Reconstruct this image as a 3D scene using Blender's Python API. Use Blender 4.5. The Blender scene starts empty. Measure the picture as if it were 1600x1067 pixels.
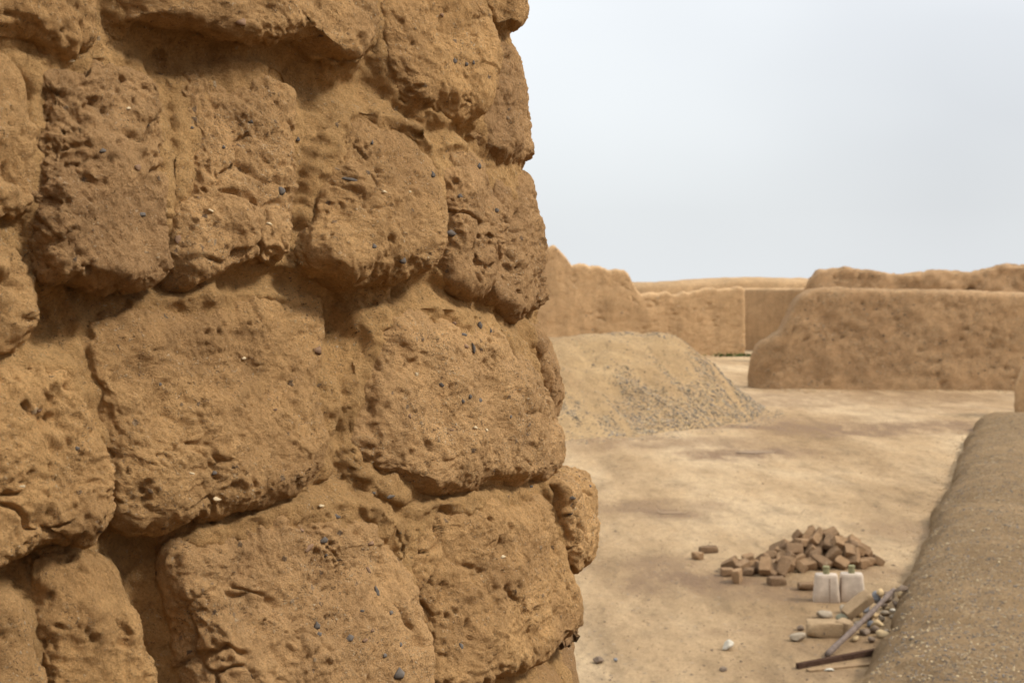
import bpy, bmesh, math, random
import numpy as np
from mathutils import Vector, Matrix
from mathutils.bvhtree import BVHTree

random.seed(7)
rng = np.random.default_rng(7)
scene = bpy.context.scene
col = scene.collection

# ------------------------------------------------------------------ camera
EYE = 4.2          # metres above the courtyard floor
F = 2222.0         # focal length in photograph pixels (50 mm on 36 mm)
HX, HY = 800.0, 440.0   # principal column and horizon row of the photograph
cam_data = bpy.data.cameras.new('camera')
cam_data.lens = 50.0
cam_data.sensor_width = 36.0
cam_data.shift_y = -(533.5 - HY) / 1600.0
cam_data.clip_start = 0.05
cam_data.clip_end = 6000.0
cam_data.dof.use_dof = True
cam_data.dof.focus_distance = 2.75
cam_data.dof.aperture_fstop = 10.0
cam = bpy.data.objects.new('camera', cam_data)
cam.location = (0, 0, EYE)
cam.rotation_euler = (math.radians(90), 0, 0)
col.objects.link(cam)
scene.camera = cam

# ------------------------------------------------------------------ light
SUN_EL, SUN_AZ = math.radians(44), math.radians(102)   # azimuth from +Y towards +X
world = bpy.data.worlds.new('World')
scene.world = world
world.use_nodes = True
wn, wl = world.node_tree.nodes, world.node_tree.links
wn.clear()
w_out = wn.new('ShaderNodeOutputWorld')
w_bg = wn.new('ShaderNodeBackground')
w_sky = wn.new('ShaderNodeTexSky')
w_sky.sky_type = 'NISHITA'
w_sky.sun_disc = False
w_sky.sun_elevation = SUN_EL
w_sky.sun_rotation = SUN_AZ
w_sky.dust_density = 3.0
w_tc = wn.new('ShaderNodeTexCoord')
w_sep = wn.new('ShaderNodeSeparateXYZ')
wl.new(w_tc.outputs['Generated'], w_sep.inputs[0])
# cloud deck: brightens towards the zenith as an overcast sky does
w_el = wn.new('ShaderNodeMapRange')
w_el.inputs['From Min'].default_value = 0.05
w_el.inputs['From Max'].default_value = 1.0
w_el.inputs['To Min'].default_value = 1.0
w_el.inputs['To Max'].default_value = 2.5
wl.new(w_sep.outputs['Z'], w_el.inputs['Value'])
w_map = wn.new('ShaderNodeMapping')
w_map.inputs['Scale'].default_value = (1.0, 1.0, 2.2)
w_map.inputs['Location'].default_value = (0.62, 0.3, 0.0)
wl.new(w_tc.outputs['Generated'], w_map.inputs['Vector'])
w_noise = wn.new('ShaderNodeTexNoise')
w_noise.inputs['Scale'].default_value = 1.7
w_noise.inputs['Detail'].default_value = 3.0
w_noise.inputs['Roughness'].default_value = 0.4
wl.new(w_map.outputs[0], w_noise.inputs['Vector'])
w_ramp = wn.new('ShaderNodeValToRGB')
w_ramp.color_ramp.elements[0].position = 0.36
w_ramp.color_ramp.elements[0].color = (0.266, 0.275, 0.287, 1)
w_ramp.color_ramp.elements[1].position = 0.60
w_ramp.color_ramp.elements[1].color = (0.328, 0.340, 0.348, 1)
wl.new(w_noise.outputs['Fac'], w_ramp.inputs[0])
w_mul = wn.new('ShaderNodeVectorMath'); w_mul.operation = 'SCALE'
wl.new(w_ramp.outputs[0], w_mul.inputs[0])
wl.new(w_el.outputs[0], w_mul.inputs['Scale'])
w_s = wn.new('ShaderNodeVectorMath'); w_s.operation = 'SCALE'
w_s.inputs['Scale'].default_value = 0.04
wl.new(w_sky.outputs[0], w_s.inputs[0])
w_mix = wn.new('ShaderNodeMix'); w_mix.data_type = 'RGBA'
w_mix.inputs['Factor'].default_value = 0.90
wl.new(w_s.outputs[0], w_mix.inputs['A'])
wl.new(w_mul.outputs[0], w_mix.inputs['B'])
wl.new(w_mix.outputs['Result'], w_bg.inputs['Color'])
w_bg.inputs['Strength'].default_value = 1.0
wl.new(w_bg.outputs[0], w_out.inputs['Surface'])

sun_data = bpy.data.lights.new('sun', 'SUN')
sun_data.energy = 1.5
sun_data.angle = math.radians(11)
sun_data.color = (1.0, 0.95, 0.87)
sun = bpy.data.objects.new('sun', sun_data)
sun_dir = Vector((math.sin(SUN_AZ) * math.cos(SUN_EL), math.cos(SUN_AZ) * math.cos(SUN_EL), math.sin(SUN_EL)))
sun.rotation_euler = sun_dir.to_track_quat('Z', 'Y').to_euler()
sun.location = (0, 0, 30)
col.objects.link(sun)

scene.view_settings.view_transform = 'Standard'
scene.view_settings.look = 'None'
scene.view_settings.gamma = 1.0
scene.view_settings.exposure = 1.4
scene.view_settings.use_curve_mapping = False
scene.cycles.max_bounces = 6
scene.cycles.diffuse_bounces = 4

# ------------------------------------------------------------------ noise
_perm = rng.permutation(256).astype(np.int64)
_perm = np.concatenate([_perm, _perm, _perm])
_ang = rng.normal(size=(256, 3)); _grad = _ang / np.linalg.norm(_ang, axis=1)[:, None]

def pn(p, f=1.0, seed=0.0):
    """gradient noise, about -1..1, p = (N,3)"""
    q = p * f + np.array([seed * 17.13, seed * 7.71, seed * 3.37])
    i = np.floor(q).astype(np.int64); w = q - i
    i &= 255
    u = w * w * w * (w * (w * 6 - 15) + 10)
    def g(dx, dy, dz):
        h = _perm[_perm[_perm[(i[:, 0] + dx) & 255] + ((i[:, 1] + dy) & 255)] + ((i[:, 2] + dz) & 255)]
        gr = _grad[h]
        return gr[:, 0] * (w[:, 0] - dx) + gr[:, 1] * (w[:, 1] - dy) + gr[:, 2] * (w[:, 2] - dz)
    def L(a, b, t): return a + (b - a) * t
    x00 = L(g(0, 0, 0), g(1, 0, 0), u[:, 0]); x10 = L(g(0, 1, 0), g(1, 1, 0), u[:, 0])
    x01 = L(g(0, 0, 1), g(1, 0, 1), u[:, 0]); x11 = L(g(0, 1, 1), g(1, 1, 1), u[:, 0])
    return 1.6 * L(L(x00, x10, u[:, 1]), L(x01, x11, u[:, 1]), u[:, 2])

def fbm(p, f, octaves=4, seed=0.0, gain=0.5):
    a, s = 1.0, np.zeros(len(p))
    for k in range(octaves):
        s += a * pn(p, f * 2.03 ** k, seed + k * 1.7)
        a *= gain
    return s

_cj = rng.random((256, 3))
def cells(p, f, seed=0.0, ident=False):
    """cellular noise: distances to the nearest and second feature point"""
    q = p * f + np.array([seed * 11.3, seed * 5.9, seed * 8.7])
    i = np.floor(q).astype(np.int64); w = q - i
    f1 = np.full(len(p), 9.0); f2 = np.full(len(p), 9.0); fid = np.zeros(len(p), np.int64)
    for dx in (-1, 0, 1):
        for dy in (-1, 0, 1):
            for dz in (-1, 0, 1):
                h = _perm[_perm[_perm[(i[:, 0] + dx) & 255] + ((i[:, 1] + dy) & 255)] + ((i[:, 2] + dz) & 255)]
                d = np.sqrt(((_cj[h] + np.array([dx, dy, dz]) - w) ** 2).sum(1))
                m = d < f1
                fid = np.where(m, h, fid)
                f2 = np.where(m, f1, np.minimum(f2, d))
                f1 = np.where(m, d, f1)
    if ident: return f1, f2, _cj[fid, 0] + 0.0
    return f1, f2

def ss(a, b, x):
    t = np.clip((x - a) / (b - a), 0, 1)
    return t * t * (3 - 2 * t)

# ------------------------------------------------------------------ mesh helpers
def mesh_np(name, verts, quads, mat, smooth=True):
    me = bpy.data.meshes.new(name)
    verts = np.asarray(verts, dtype=np.float32); quads = np.asarray(quads, dtype=np.int32)
    k = quads.shape[1]
    me.vertices.add(len(verts)); me.vertices.foreach_set('co', verts.ravel())
    me.loops.add(quads.size); me.loops.foreach_set('vertex_index', quads.ravel())
    me.polygons.add(len(quads))
    me.polygons.foreach_set('loop_start', np.arange(0, quads.size, k, dtype=np.int32))
    me.polygons.foreach_set('loop_total', np.full(len(quads), k, dtype=np.int32))
    me.update(calc_edges=True); me.validate()
    if smooth:
        me.polygons.foreach_set('use_smooth', np.ones(len(quads), dtype=bool))
    if mat: me.materials.append(mat)
    return me

def grid_quads(nu, nv, flip=False):
    a = np.arange(nu - 1)[:, None] * nv + np.arange(nv - 1)[None, :]
    a = a.ravel()
    q = np.stack([a, a + 1, a + nv + 1, a + nv], 1)
    return q[:, ::-1] if flip else q

def grid_normals(P):
    """P (nu,nv,3) -> unit normals"""
    du = np.gradient(P, axis=0); dv = np.gradient(P, axis=1)
    n = np.cross(du, dv)
    return n / (np.linalg.norm(n, axis=2, keepdims=True) + 1e-12)

def link(name, me, parent=None):
    o = bpy.data.objects.new(name, me)
    col.objects.link(o)
    if parent is not None: o.parent = parent
    return o

def tag(o, label=None, cat=None, group=None, kind=None):
    if label: o['label'] = label
    if cat: o['category'] = cat
    if group: o['group'] = group
    if kind: o['kind'] = kind
    return o

def empty(name, loc=(0, 0, 0)):
    o = bpy.data.objects.new(name, None)
    o.location = loc
    col.objects.link(o)
    return o

def floor_at(px, py):
    d = EYE * F / (py - HY)
    return ((px - HX) / F * d, d)

# ------------------------------------------------------------------ materials
def nt(name):
    m = bpy.data.materials.new(name); m.use_nodes = True
    t = m.node_tree; t.nodes.clear()
    out = t.nodes.new('ShaderNodeOutputMaterial')
    b = t.nodes.new('ShaderNodeBsdfPrincipled')
    t.links.new(b.outputs[0], out.inputs['Surface'])
    b.inputs['Roughness'].default_value = 0.95
    b.inputs['Specular IOR Level'].default_value = 0.15
    return m, t, b

def N(t, kind, **kw):
    n = t.nodes.new('ShaderNode' + kind)
    for k, v in kw.items():
        if k.startswith('_'): setattr(n, k[1:], v)
        else: n.inputs[k.replace('_', ' ')].default_value = v
    return n

def pos(t, scale=(1, 1, 1)):
    g = t.nodes.new('ShaderNodeNewGeometry')
    m = t.nodes.new('ShaderNodeMapping'); m.inputs['Scale'].default_value = scale
    t.links.new(g.outputs['Position'], m.inputs['Vector'])
    return m.outputs[0]

def noise(t, vec, scale, detail=4, rough=0.55):
    n = N(t, 'TexNoise', Scale=scale, Detail=detail, Roughness=rough)
    t.links.new(vec, n.inputs['Vector'])
    return n.outputs['Fac']

def ramp(t, fac, stops):
    r = t.nodes.new('ShaderNodeValToRGB')
    e = r.color_ramp.elements
    while len(e) < len(stops): e.new(0.5)
    for x, (p, c) in zip(e, stops):
        x.position = p
        x.color = (c, c, c, 1) if isinstance(c, (int, float)) else (*c, 1)
    t.links.new(fac, r.inputs[0])
    return r.outputs[0]

def mix(t, fac, a, b, mode='MIX'):
    m = t.nodes.new('ShaderNodeMix'); m.data_type = 'RGBA'; m.blend_type = mode
    for sock, v in (('Factor', fac), ('A', a), ('B', b)):
        if isinstance(v, (int, float)): m.inputs[sock].default_value = v
        elif isinstance(v, tuple): m.inputs[sock].default_value = (*v, 1)
        else: t.links.new(v, m.inputs[sock])
    return m.outputs['Result']

def math_(t, op, a, b=0.0):
    m = t.nodes.new('ShaderNodeMath'); m.operation = op
    for i, v in enumerate((a, b)):
        if isinstance(v, (int, float)): m.inputs[i].default_value = v
        else: t.links.new(v, m.inputs[i])
    return m.outputs[0]

def bump(t, b, height, strength, dist, prev=None):
    n = N(t, 'Bump', Strength=strength, Distance=dist)
    t.links.new(height, n.inputs['Height'])
    if prev is not None: t.links.new(prev, n.inputs['Normal'])
    t.links.new(n.outputs[0], b.inputs['Normal'])
    return n.outputs[0]

def speck(t, vec, scale, thr, soft=0.04):
    """grains: small cells, only some of them picked; returns mask and cell colour"""
    v = N(t, 'TexVoronoi', Scale=scale)
    t.links.new(vec, v.inputs['Vector'])
    sep = t.nodes.new('ShaderNodeSeparateColor')
    t.links.new(v.outputs['Color'], sep.inputs[0])
    pick = math_(t, 'GREATER_THAN', sep.outputs[0], thr)
    near = ramp(t, v.outputs['Distance'], [(0.30, 1.0), (0.30 + soft * 4, 0.0)])
    return math_(t, 'MULTIPLY', pick, near), sep.outputs[1]

def warped(t, v, scale, amt):
    n = N(t, 'TexNoise', Scale=scale, Detail=2.0)
    t.links.new(v, n.inputs['Vector'])
    m = t.nodes.new('ShaderNodeVectorMath'); m.operation = 'MULTIPLY_ADD'
    t.links.new(n.outputs['Color'], m.inputs[0]); m.inputs[1].default_value = (amt,) * 3
    t.links.new(v, m.inputs[2])
    return m.outputs[0]

def adobe(name, dark, light, grain=1.0, speck_amt=0.5, unit=1.0, fine=1.0, streak=0.0):
    """dried mud: unit scales the texture for walls seen from farther away"""
    m, t, b = nt(name)
    v = pos(t)
    big = noise(t, v, 3.5 / unit, 5, 0.6)
    mid = noise(t, v, 24 / unit, 7, 0.68)
    c = ramp(t, big, [(0.30, dark), (0.70, light)])
    c = mix(t, 0.8, c, ramp(t, mid, [(0.28, 0.74), (0.5, 1.0), (0.72, 1.2)]), 'MULTIPLY')
    oi = t.nodes.new('ShaderNodeObjectInfo')      # no two blocks quite the same mud
    c = mix(t, 1.0, c, ramp(t, oi.outputs['Random'], [(0.0, (0.97, 0.975, 1.0)), (0.5, (1.03, 1.03, 1.05)), (1.0, (1.08, 1.075, 1.06))]), 'MULTIPLY')
    fn = noise(t, v, 190 / unit, 6, 0.8)
    c = mix(t, 0.85, c, ramp(t, fn, [(0.30, 0.62), (0.48, 1.0), (0.70, 1.28)]), 'MULTIPLY')
    if streak:    # rain-washed runs down the face
        sn = noise(t, pos(t, (1, 1, 0.09)), 30 / unit, 5, 0.65)
        c = mix(t, streak, c, ramp(t, sn, [(0.3, 0.70), (0.55, 1.08)]), 'MULTIPLY')
    vw = warped(t, v, 160 / unit, 0.012 * unit)
    patch = ramp(t, noise(t, v, 11 / unit, 3), [(0.42, 0.15), (0.62, 1.0)])
    m1, k1 = speck(t, vw, 230 / unit, 1 - 0.22 * speck_amt, 0.06)
    gcol = ramp(t, k1, [(0.0, (0.13, 0.085, 0.05)), (0.4, (0.25, 0.155, 0.085)), (0.7, (0.52, 0.37, 0.20)), (1.0, (0.64, 0.52, 0.36))])
    c = mix(t, math_(t, 'MULTIPLY', math_(t, 'MULTIPLY', m1, patch), 0.8), c, gcol)
    m2, k2 = speck(t, vw, 75 / unit, 1 - 0.014 * speck_amt, 0.03)
    g2 = ramp(t, k2, [(0.0, (0.10, 0.085, 0.075)), (0.6, (0.19, 0.135, 0.09)), (1.0, (0.48, 0.37, 0.24))])
    c = mix(t, math_(t, 'MULTIPLY', m2, 0.7), c, g2)
    t.links.new(c, b.inputs['Base Color'])
    h1 = noise(t, v, 110 / unit, 10, 0.8)
    n1 = bump(t, b, h1, 1.0 * grain, 0.026 * unit * fine)
    pits = ramp(t, noise(t, vw, 210 / unit, 4, 0.6), [(0.34, 0.0), (0.40, 1.0)])
    n2 = bump(t, b, pits, 0.9 * grain, 0.007 * unit * fine, n1)
    hs = math_(t, 'ADD', math_(t, 'MULTIPLY', m1, patch), math_(t, 'MULTIPLY', m2, 2.0))
    bump(t, b, hs, 0.8, 0.0035 * unit, n2)
    return m

M = {}
M['block'] = adobe('adobe_block', (0.40, 0.229, 0.096), (0.67, 0.396, 0.163), 0.85, 1.1)
M['block_red'] = adobe('adobe_block_red', (0.355, 0.204, 0.092), (0.58, 0.343, 0.150), 0.9, 1.2)
M['block_grit'] = adobe('adobe_block_gritty', (0.41, 0.240, 0.106), (0.675, 0.404, 0.176), 0.85, 1.9)
M['mortar'] = adobe('mud_mortar', (0.44, 0.256, 0.104), (0.64, 0.384, 0.158), 0.9, 0.9)
M['far_wall'] = adobe('far_adobe', (0.33, 0.204, 0.100), (0.43, 0.273, 0.140), 0.4, 0.3, 14, streak=0.5)
M['mid_wall'] = adobe('mid_adobe', (0.385, 0.230, 0.114), (0.50, 0.310, 0.158), 0.8, 3.0, 9)
M['far_ruin'] = adobe('far_ruin_mud', (0.36, 0.225, 0.112), (0.46, 0.30, 0.16), 0.6, 0.3, 30)
M['stump'] = adobe('gritty_adobe', (0.27, 0.172, 0.085), (0.43, 0.280, 0.145), 1.0, 4.5, 7.5, 1.4)
M['brick'] = adobe('brick_mud', (0.215, 0.128, 0.065), (0.33, 0.205, 0.108), 0.6, 0.9, 2.5)
M['brick_dark'] = adobe('brick_mud_dark', (0.15, 0.09, 0.047), (0.245, 0.15, 0.08), 0.6, 0.9, 2.5)
M['clay'] = adobe('pale_clay', (0.28, 0.185, 0.098), (0.38, 0.26, 0.145), 0.6, 0.8, 2.5)

def plain(name, colr, rough=0.85, var=0.25, scale=25):
    m, t, b = nt(name)
    v = pos(t)
    n = noise(t, v, scale, 5, 0.6)
    k = ramp(t, n, [(0.3, 1 - var), (0.7, 1 + var)])
    c = mix(t, 1.0, colr, k, 'MULTIPLY')
    t.links.new(c, b.inputs['Base Color'])
    b.inputs['Roughness'].default_value = rough
    if rough > 0.8: b.inputs['Specular IOR Level'].default_value = 0.0
    bump(t, b, noise(t, v, scale * 4, 6, 0.65), 0.4, 0.1 / scale)
    return m
M['slate'] = plain('slate_pebble', (0.125, 0.108, 0.092), 1.0, 0.3, 90)
M['slate_brown'] = plain('brown_pebble', (0.20, 0.125, 0.078), 0.85, 0.25, 90)
M['pale_pebble'] = plain('pale_pebble', (0.52, 0.41, 0.26), 0.85, 0.2, 90)
M['stone_grey'] = plain('grey_stone', (0.28, 0.225, 0.16))
M['stone_blue'] = plain('blue_grey_stone', (0.17, 0.165, 0.165))
M['stone_green'] = plain('greenish_stone', (0.235, 0.215, 0.145))
M['stone_tan'] = plain('tan_stone', (0.36, 0.26, 0.145))
M['stone_yellow'] = plain('yellowish_stone', (0.46, 0.325, 0.175))
M['stone_brown'] = plain('brown_stone', (0.17, 0.125, 0.09))
M['stone_white'] = plain('white_stone', (0.42, 0.375, 0.30))
M['plastic'] = plain('scuffed_white_plastic', (0.45, 0.36, 0.275), 0.6, 0.22, 7)
M['olive'] = plain('olive_plastic', (0.22, 0.20, 0.11), 0.85, 0.15, 20)
M['seam'] = plain('grimy_seam', (0.16, 0.10, 0.065), 0.8, 0.3, 30)
M['rust'] = plain('dark_rusted_iron', (0.06, 0.035, 0.024), 0.85, 0.35, 20)
M['pole'] = plain('weathered_pole', (0.13, 0.095, 0.075), 0.8, 0.3, 12)
M['board'] = plain('earthy_board', (0.24, 0.16, 0.09), 0.9, 0.25, 12)
M['gravel'] = plain('grey_gravel', (0.165, 0.14, 0.115), 0.9, 0.5, 5)
M['gravel_tan'] = plain('tan_gravel', (0.42, 0.32, 0.19), 0.9, 0.4, 5)
M['plant'] = plain('low_weed', (0.07, 0.09, 0.03), 0.9, 0.3, 5)

def ground_mat():
    m, t, b = nt('trodden_earth')
    v = pos(t)
    vt = pos(t, (1.0, 0.30, 1.0))        # worn along the way people walk
    big = noise(t, vt, 0.30, 6, 0.6)
    mid = noise(t, vt, 1.5, 8, 0.66)
    c = ramp(t, big, [(0.34, (0.30, 0.193, 0.098)), (0.48, (0.43, 0.290, 0.157)), (0.60, (0.51, 0.362, 0.210))])
    c = mix(t, 0.8, c, ramp(t, mid, [(0.30, 0.58), (0.48, 0.98), (0.70, 1.15)]), 'MULTIPLY')
    st = noise(t, pos(t, (1.0, 0.4, 1.0)), 6.5, 8, 0.74)
    c = mix(t, 0.8, c, ramp(t, st, [(0.3, 0.68), (0.5, 1.0), (0.7, 1.12)]), 'MULTIPLY')
    a = N(t, 'Attribute', _attribute_name='wet_shade')
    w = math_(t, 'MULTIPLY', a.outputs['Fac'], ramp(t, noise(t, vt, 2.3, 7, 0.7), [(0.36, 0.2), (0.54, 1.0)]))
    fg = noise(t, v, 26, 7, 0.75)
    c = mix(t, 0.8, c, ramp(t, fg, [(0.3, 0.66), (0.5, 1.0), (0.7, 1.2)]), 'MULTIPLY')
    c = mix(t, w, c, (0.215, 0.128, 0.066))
    m1, k1 = speck(t, v, 16, 0.955)
    c = mix(t, math_(t, 'MULTIPLY', m1, 0.7), c, ramp(t, k1, [(0.0, (0.11, 0.09, 0.075)), (1.0, (0.40, 0.30, 0.20))]))
    t.links.new(c, b.inputs['Base Color'])
    r = t.nodes.new('ShaderNodeMapRange')
    r.inputs['To Min'].default_value = 0.95; r.inputs['To Max'].default_value = 0.62
    t.links.new(w, r.inputs['Value']); t.links.new(r.outputs[0], b.inputs['Roughness'])
    n1 = bump(t, b, noise(t, v, 7, 9, 0.72), 1.0, 0.12)
    bump(t, b, m1, 0.6, 0.02, n1)
    return m
M['ground'] = ground_mat()

def water_mat():
    m, t, b = nt('muddy_water')
    b.inputs['Base Color'].default_value = (0.22, 0.145, 0.085, 1)
    b.inputs['IOR'].default_value = 1.04
    b.inputs['Roughness'].default_value = 0.2
    b.inputs['Specular IOR Level'].default_value = 0.2
    return m
M['water'] = water_mat()

# ------------------------------------------------------------------ ground
PADZ = 2.6      # earth terrace the photographer and the near wall stand on
# damp patches and painted shade along the low wall: photograph point, half width / half depth in metres, strength
WET_SHADE = [(1175, 706, 1.7, 1.6, 1.0), (1040, 800, 1.0, 0.75, 1.0), (985, 790, 1.3, 0.9, 0.6), (1105, 790, 0.7, 0.7, 0.5),
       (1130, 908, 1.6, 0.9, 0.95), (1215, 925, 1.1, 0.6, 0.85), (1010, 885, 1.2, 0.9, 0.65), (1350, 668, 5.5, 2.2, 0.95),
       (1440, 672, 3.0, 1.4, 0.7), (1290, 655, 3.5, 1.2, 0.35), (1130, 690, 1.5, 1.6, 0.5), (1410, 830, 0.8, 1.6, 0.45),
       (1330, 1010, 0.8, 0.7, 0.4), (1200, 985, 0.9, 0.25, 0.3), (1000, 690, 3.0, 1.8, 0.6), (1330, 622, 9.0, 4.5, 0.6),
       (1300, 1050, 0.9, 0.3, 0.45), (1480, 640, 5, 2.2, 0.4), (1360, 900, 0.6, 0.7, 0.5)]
def ground_z(x, y):
    r = np.hypot(x, y)
    pad = PADZ * (1 - ss(4.6, 10.5, r))
    p = np.stack([x, y, np.zeros_like(x)], 1)
    und = 0.05 * fbm(p, 0.16, 3, 3.0) + 0.022 * fbm(p, 0.9, 4, 5.0)
    und *= ss(3000, 60, r) if False else 1.0
    return pad + und
def zat(x, y):
    return float(ground_z(np.array([float(x)]), np.array([float(y)]))[0])

def build_ground():
    a_in = np.linspace(-24, 24, 250)
    a_out = np.linspace(24, 336, 90)[1:-1]
    ang = np.radians(np.concatenate([a_in, a_out]))
    rad = np.concatenate([[0.02], np.geomspace(0.6, 10, 26)[:-1], np.geomspace(10, 100, 290)[:-1], np.geomspace(100, 4500, 36)])
    A, R = np.meshgrid(ang, rad, indexing='ij')
    x = (R * np.sin(A)).ravel(); y = (R * np.cos(A)).ravel()
    z = ground_z(x, y)
    far = ss(95, 300, np.hypot(x, y)); z *= (1 - far)
    na, nr = len(ang), len(rad)
    v = np.stack([x, y, z], 1)
    i = np.arange(na)[:, None]; j = np.arange(nr - 1)[None, :]
    i2 = (i + 1) % na
    q = np.stack([(i * nr + j), (i * nr + j + 1), (i2 * nr + j + 1), (i2 * nr + j)], 2).reshape(-1, 4)
    me = mesh_np('ground', v, q[:, ::-1], M['ground'])
    wet_shade = np.zeros(len(v))
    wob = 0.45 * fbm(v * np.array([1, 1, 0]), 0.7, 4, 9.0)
    for px, py, rx, ry, s in WET_SHADE:
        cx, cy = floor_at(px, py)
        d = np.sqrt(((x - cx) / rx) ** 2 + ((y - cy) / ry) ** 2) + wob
        wet_shade = np.maximum(wet_shade, s * (1 - ss(0.45, 1.25, d)))
    wet_shade = np.maximum(wet_shade, 0.85 * (1 - ss(6.0, 11.0, np.hypot(x, y))))       # unseen terrace darkened to cut light bounced onto the near wall
    at = me.attributes.new('wet_shade', 'FLOAT', 'POINT')
    at.data.foreach_set('value', wet_shade.astype(np.float32))
    tag(link('ground', me), kind='structure')
build_ground()

def puddle(px, py, rx, ry, label, seed):
    cx, cy = floor_at(px, py)
    n, k = 72, 6
    th = np.linspace(0, 2 * np.pi, n, endpoint=False)
    p = np.stack([np.cos(th), np.sin(th), np.full(n, seed)], 1)
    rr = 1 + 0.32 * fbm(p, 1.3, 3, seed)
    zz = max(zat(cx, cy), *(zat(cx + rx * 0.9 * c, cy + ry * 0.9 * s) for c, s in ((1, 0), (-1, 0), (0, 1), (0, -1), (.7, .7), (-.7, -.7)))) + 0.006
    v = [(cx, cy, zz)]
    for i in range(n):
        v.append((cx + rx * rr[i] * math.cos(th[i]), cy + ry * rr[i] * math.sin(th[i]), zz))
    f = [(0, 1 + i, 1 + (i + 1) % n) for i in range(n)]
    me = bpy.data.meshes.new('puddle'); me.from_pydata(v, [], f); me.materials.append(M['water'])
    tag(link('puddle', me), label, 'puddle', kind='structure')
puddle(1180, 705, 0.55, 0.30, 'long shallow puddle in front of the gravelly mound', 2.0)
puddle(1048, 800, 0.26, 0.14, 'small muddy puddle in a hollow nearer the heap of bricks', 4.0)

# ------------------------------------------------------------------ the near wall of mud blocks
A0 = np.array([-0.738, 2.05]); PH1 = math.radians(49.1)
S1, RB, PH2 = 0.939, 0.812, math.radians(150.0)
S2 = S1 + RB * (PH2 - PH1)
BATTER = 0.085
def plan(s):
    """base line of the wall in plan: straight, then a worn round corner"""
    s = np.asarray(s, float)
    ph = PH1 + np.clip((s - S1) / RB, 0, PH2 - PH1)
    d1 = np.array([math.cos(PH1), math.sin(PH1)])
    st = np.minimum(s, S1)
    x = A0[0] + d1[0] * st + RB * (np.sin(ph) - math.sin(PH1))
    y = A0[1] + d1[1] * st - RB * (np.cos(ph) - math.cos(PH1))
    over = np.maximum(s - S2, 0)
    x = x + math.cos(PH2) * over; y = y + math.sin(PH2) * over
    return x, y, np.sin(ph), -np.cos(ph)
def surf(s, z, h=0.0):
    x, y, nx, ny = plan(s)
    o = BATTER * (EYE - z) + h
    return np.stack([x + nx * o, y + ny * o, z + 0 * x], -1)
_gs = np.linspace(-0.9, 2.2, 1241); _gz = np.linspace(3.0, 5.3, 921)
_GS, _GZ = np.meshgrid(_gs, _gz, indexing='ij')
_GP = surf(_GS, _GZ)
_GX = HX + F * _GP[..., 0] / _GP[..., 1]; _GY = HY + F * (EYE - _GP[..., 2]) / _GP[..., 1]
_sil = np.argmax(_GX, axis=0)             # index of the outline per height
_front = np.arange(len(_gs))[:, None] <= _sil[None, :]
def to_wall(px, py):
    """photograph point -> (s, z) on the wall; points at the outline run on round the corner"""
    d = (_GX - px) ** 2 + (_GY - py) ** 2
    d = np.where(_front, d, 1e9)
    i, j = np.unravel_index(np.argmin(d), d.shape)
    s = _gs[i]; z = EYE - (py - HY) * _GP[i, j, 1] / F
    sx = _GX[_sil[j], j]
    if px > sx - 14:
        s = _gs[_sil[j]] - 0.18 + min(0.48, (px - sx + 14) * 0.008)
        z = EYE - (py - HY) * surf(np.array(s), np.array(z))[1] / F
    if py > 1062: z = 3.42
    if py <= 0: z = 4.97
    return s, z

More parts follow.
